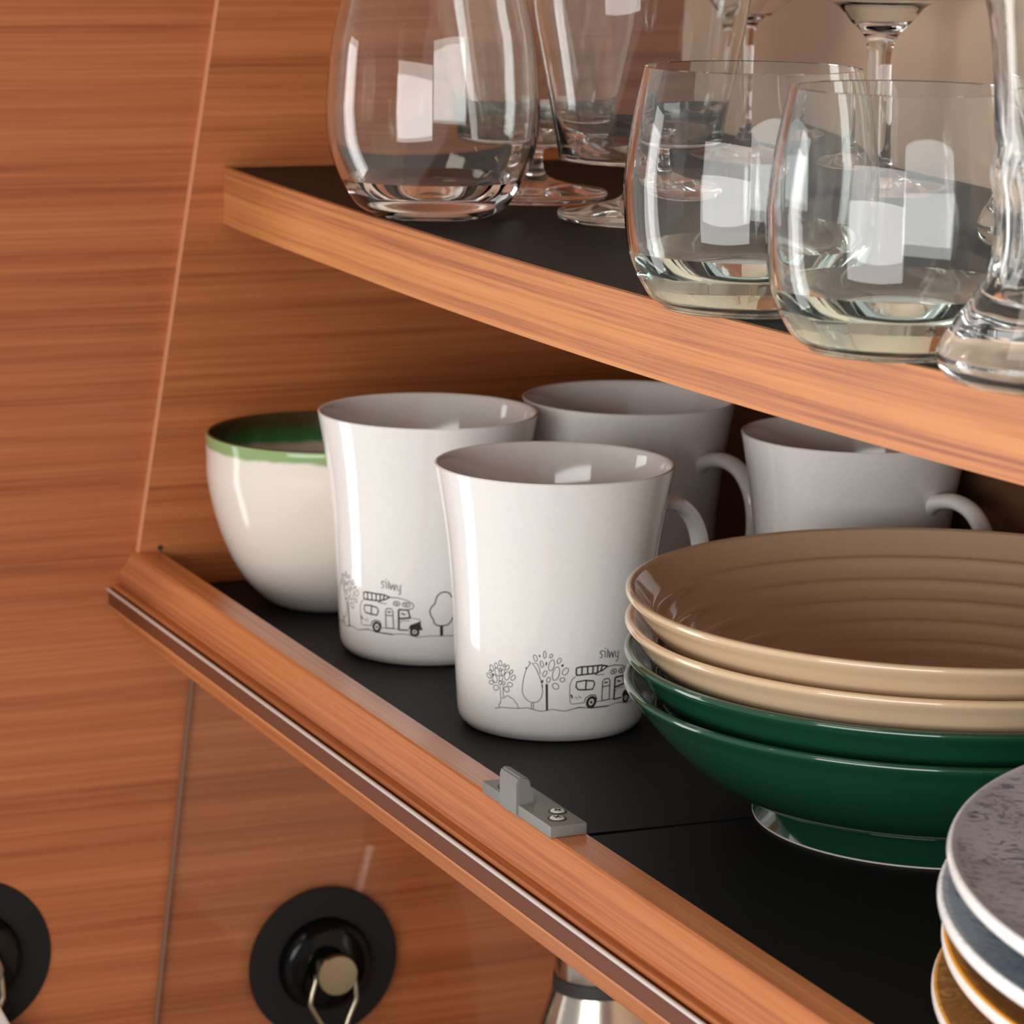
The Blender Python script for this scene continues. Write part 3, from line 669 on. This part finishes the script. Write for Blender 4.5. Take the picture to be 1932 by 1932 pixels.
def beer(label, loc, s=1.0):
    o = [(0.0285, 0.0), (0.0318, 0.0020), (0.0336, 0.0055), (0.0332, 0.0090), (0.0294, 0.0156), (0.0250, 0.0219), (0.0212, 0.0277), (0.0196, 0.0334), (0.0192, 0.0420), (0.0193, 0.0488), (0.0209, 0.0546), (0.0208, 0.0579), (0.0200, 0.0636), (0.0206, 0.0692), (0.0212, 0.0805), (0.0218, 0.0872), (0.0227, 0.0944), (0.0245, 0.1027), (0.0300, 0.1180), (0.0330, 0.1350)]
    base = [(0.0, 0.0022), (0.0220, 0.0018), (0.0255, 0.0)]
    i = [(0.0320, 0.1352), (0.0286, 0.1180), (0.0230, 0.1030), (0.0212, 0.0944), (0.0200, 0.0850), (0.0184, 0.0700), (0.0174, 0.0640), (0.0178, 0.0580), (0.0166, 0.0500), (0.0160, 0.0420), (0.0160, 0.0360), (0.0172, 0.0290), (0.0180, 0.0235), (0.0170, 0.0200), (0.0100, 0.0190), (0.0, 0.0192)]
    bm = lathe(base + spline(o, 4) + spline(i, 4), 112)
    # softly lobed waist
    for v in bm.verts:
        z = v.co.z
        k = math.exp(-((z - 0.046) / 0.016) ** 2)
        r = math.hypot(v.co.x, v.co.y)
        if r > 1e-5:
            a = math.atan2(v.co.y, v.co.x); f = 1 + 0.035 * k * math.cos(11 * a)
            v.co.x *= f; v.co.y *= f
    g = obj('beer_glass', bm, GLASS, loc=loc)
    return tag(g, label, 'glass', GR)
beer('waisted beer glass with flared foot at the right edge of the photo, nearest one', (0.6430, 0.0315, ZS))
beer('waisted beer glass standing behind the nearest beer glass, mostly hidden', (0.4400, 0.1740, ZS))

# ---------------------------------------------------------------- hooks on the end wall
def hook(label, loc):
    t = thing('suction_hook', label, 'hook', loc, group='round black hooks on the wooden end wall')
    def lx(prof, name, m, parent=t, seg=72):
        o = obj(name, lathe(prof, seg), m, parent); o.rotation_euler = (0, PI/2, 0); return o
    lx([(0.0, 0.0), (0.0372, 0.0), (0.0375, 0.0006), (0.0370, 0.0014), (0.0300, 0.0018), (0.0230, 0.0020)], 'pad', RUBBER)
    lx(spline([(0.0226, 0.0018), (0.0222, 0.0060), (0.0200, 0.0090), (0.0150, 0.0102), (0.0100, 0.0106), (0.0, 0.0106)], 4), 'hub', GLOSSB)
    lx([(0.0075, 0.0100), (0.0075, 0.0150), (0.0098, 0.0156), (0.0100, 0.0165), (0.0100, 0.0205), (0.0094, 0.0213), (0.0, 0.0215)], 'knob', NICKEL)
    # hanging wire link; local y across the wall, z up
    path = [(0.0178, -0.0098, -0.0010), (0.0180, -0.0104, -0.0035), (0.0184, -0.0120, -0.0080), (0.0192, -0.0131, -0.0120), (0.0192, -0.0131, -0.0138), (0.0198, -0.0090, -0.0215), (0.0204, -0.0020, -0.0330), (0.0205, 0.0020, -0.0330), (0.0199, 0.0060, -0.0215), (0.0192, 0.0098, -0.0138), (0.0192, 0.0099, -0.0120), (0.0184, 0.0096, -0.0060), (0.0178, 0.0092, -0.0010)]
    bm = tube(path, (0.0013, 0.0013), 12, up=Vector((1, 0, 0)))
    obj('wire_link', bm, NICKEL, t)
    for y in (-0.0098, 0.0094):
        b2 = lathe([(0.0, -0.0012), (0.0013, -0.0012), (0.0013, 0.0012), (0.0, 0.0012)], 16)
        o = obj('pivot_pin', b2, NICKEL, t, loc=(0.0178, y, -0.0004)); o.rotation_euler = (0, PI/2, 0)
    return t
hook('round black hook with nickel knob and wire link on the clear panel', (0.0005, 0.0551, -0.1897))
hook('round black hook at the left picture edge on bare wood', (-0.0034, -0.1145, -0.1680))

# cloth hanging from the left hook
bm = bmesh.new()
rings = []
for i in range(14):
    f = i / 13; z = -0.0 - 0.20 * f
    ring = []
    for k in range(40):
        a = 2 * PI * k / 40
        r = (0.003 + 0.075 * f ** 0.8)
        fold = 1 + 0.22 * math.sin(5 * a + 0.6) * f + 0.1 * math.sin(9 * a) * f
        ring.append(bm.verts.new((0.004 + abs(math.cos(a)) * 0.0 + 0.16 * r * fold * math.cos(a), r * fold * math.sin(a), z)))
    rings.append(ring)
for a, b in zip(rings, rings[1:]):
    for k in range(40): bm.faces.new((a[k], a[(k+1) % 40], b[(k+1) % 40], b[k]))
bm.faces.new(rings[0])
tag(obj('hanging_cloth', bm, CLOTH, loc=(0.0155, -0.1195, -0.1700)), 'white cloth hanging from the left black hook, corner visible', 'cloth')

# ---------------------------------------------------------------- steel bottle on the worktop below
t = thing('steel_bottle', 'shiny stainless steel bottle below the cabinet rail, partly hidden', 'bottle', (0.12, 0.1440, -0.42))
obj('bottle_body', lathe([(0.0, 0.0), (0.0380, 0.0), (0.0400, 0.002), (0.0402, 0.150), (0.0385, 0.175), (0.0330, 0.205), (0.0268, 0.228), (0.0222, 0.2420), (0.0206, 0.2475)], 64), STEEL, t)
obj('dark_collar', lathe([(0.0200, 0.2465), (0.0209, 0.2470), (0.0205, 0.2530), (0.0194, 0.2535)], 64), DARKR, t)['label'] = 'dark ring under the cap'
obj('bottle_cap', lathe([(0.0196, 0.2532), (0.0200, 0.2540), (0.0188, 0.2680), (0.0170, 0.2740), (0.0, 0.2755)], 64), STEEL, t)
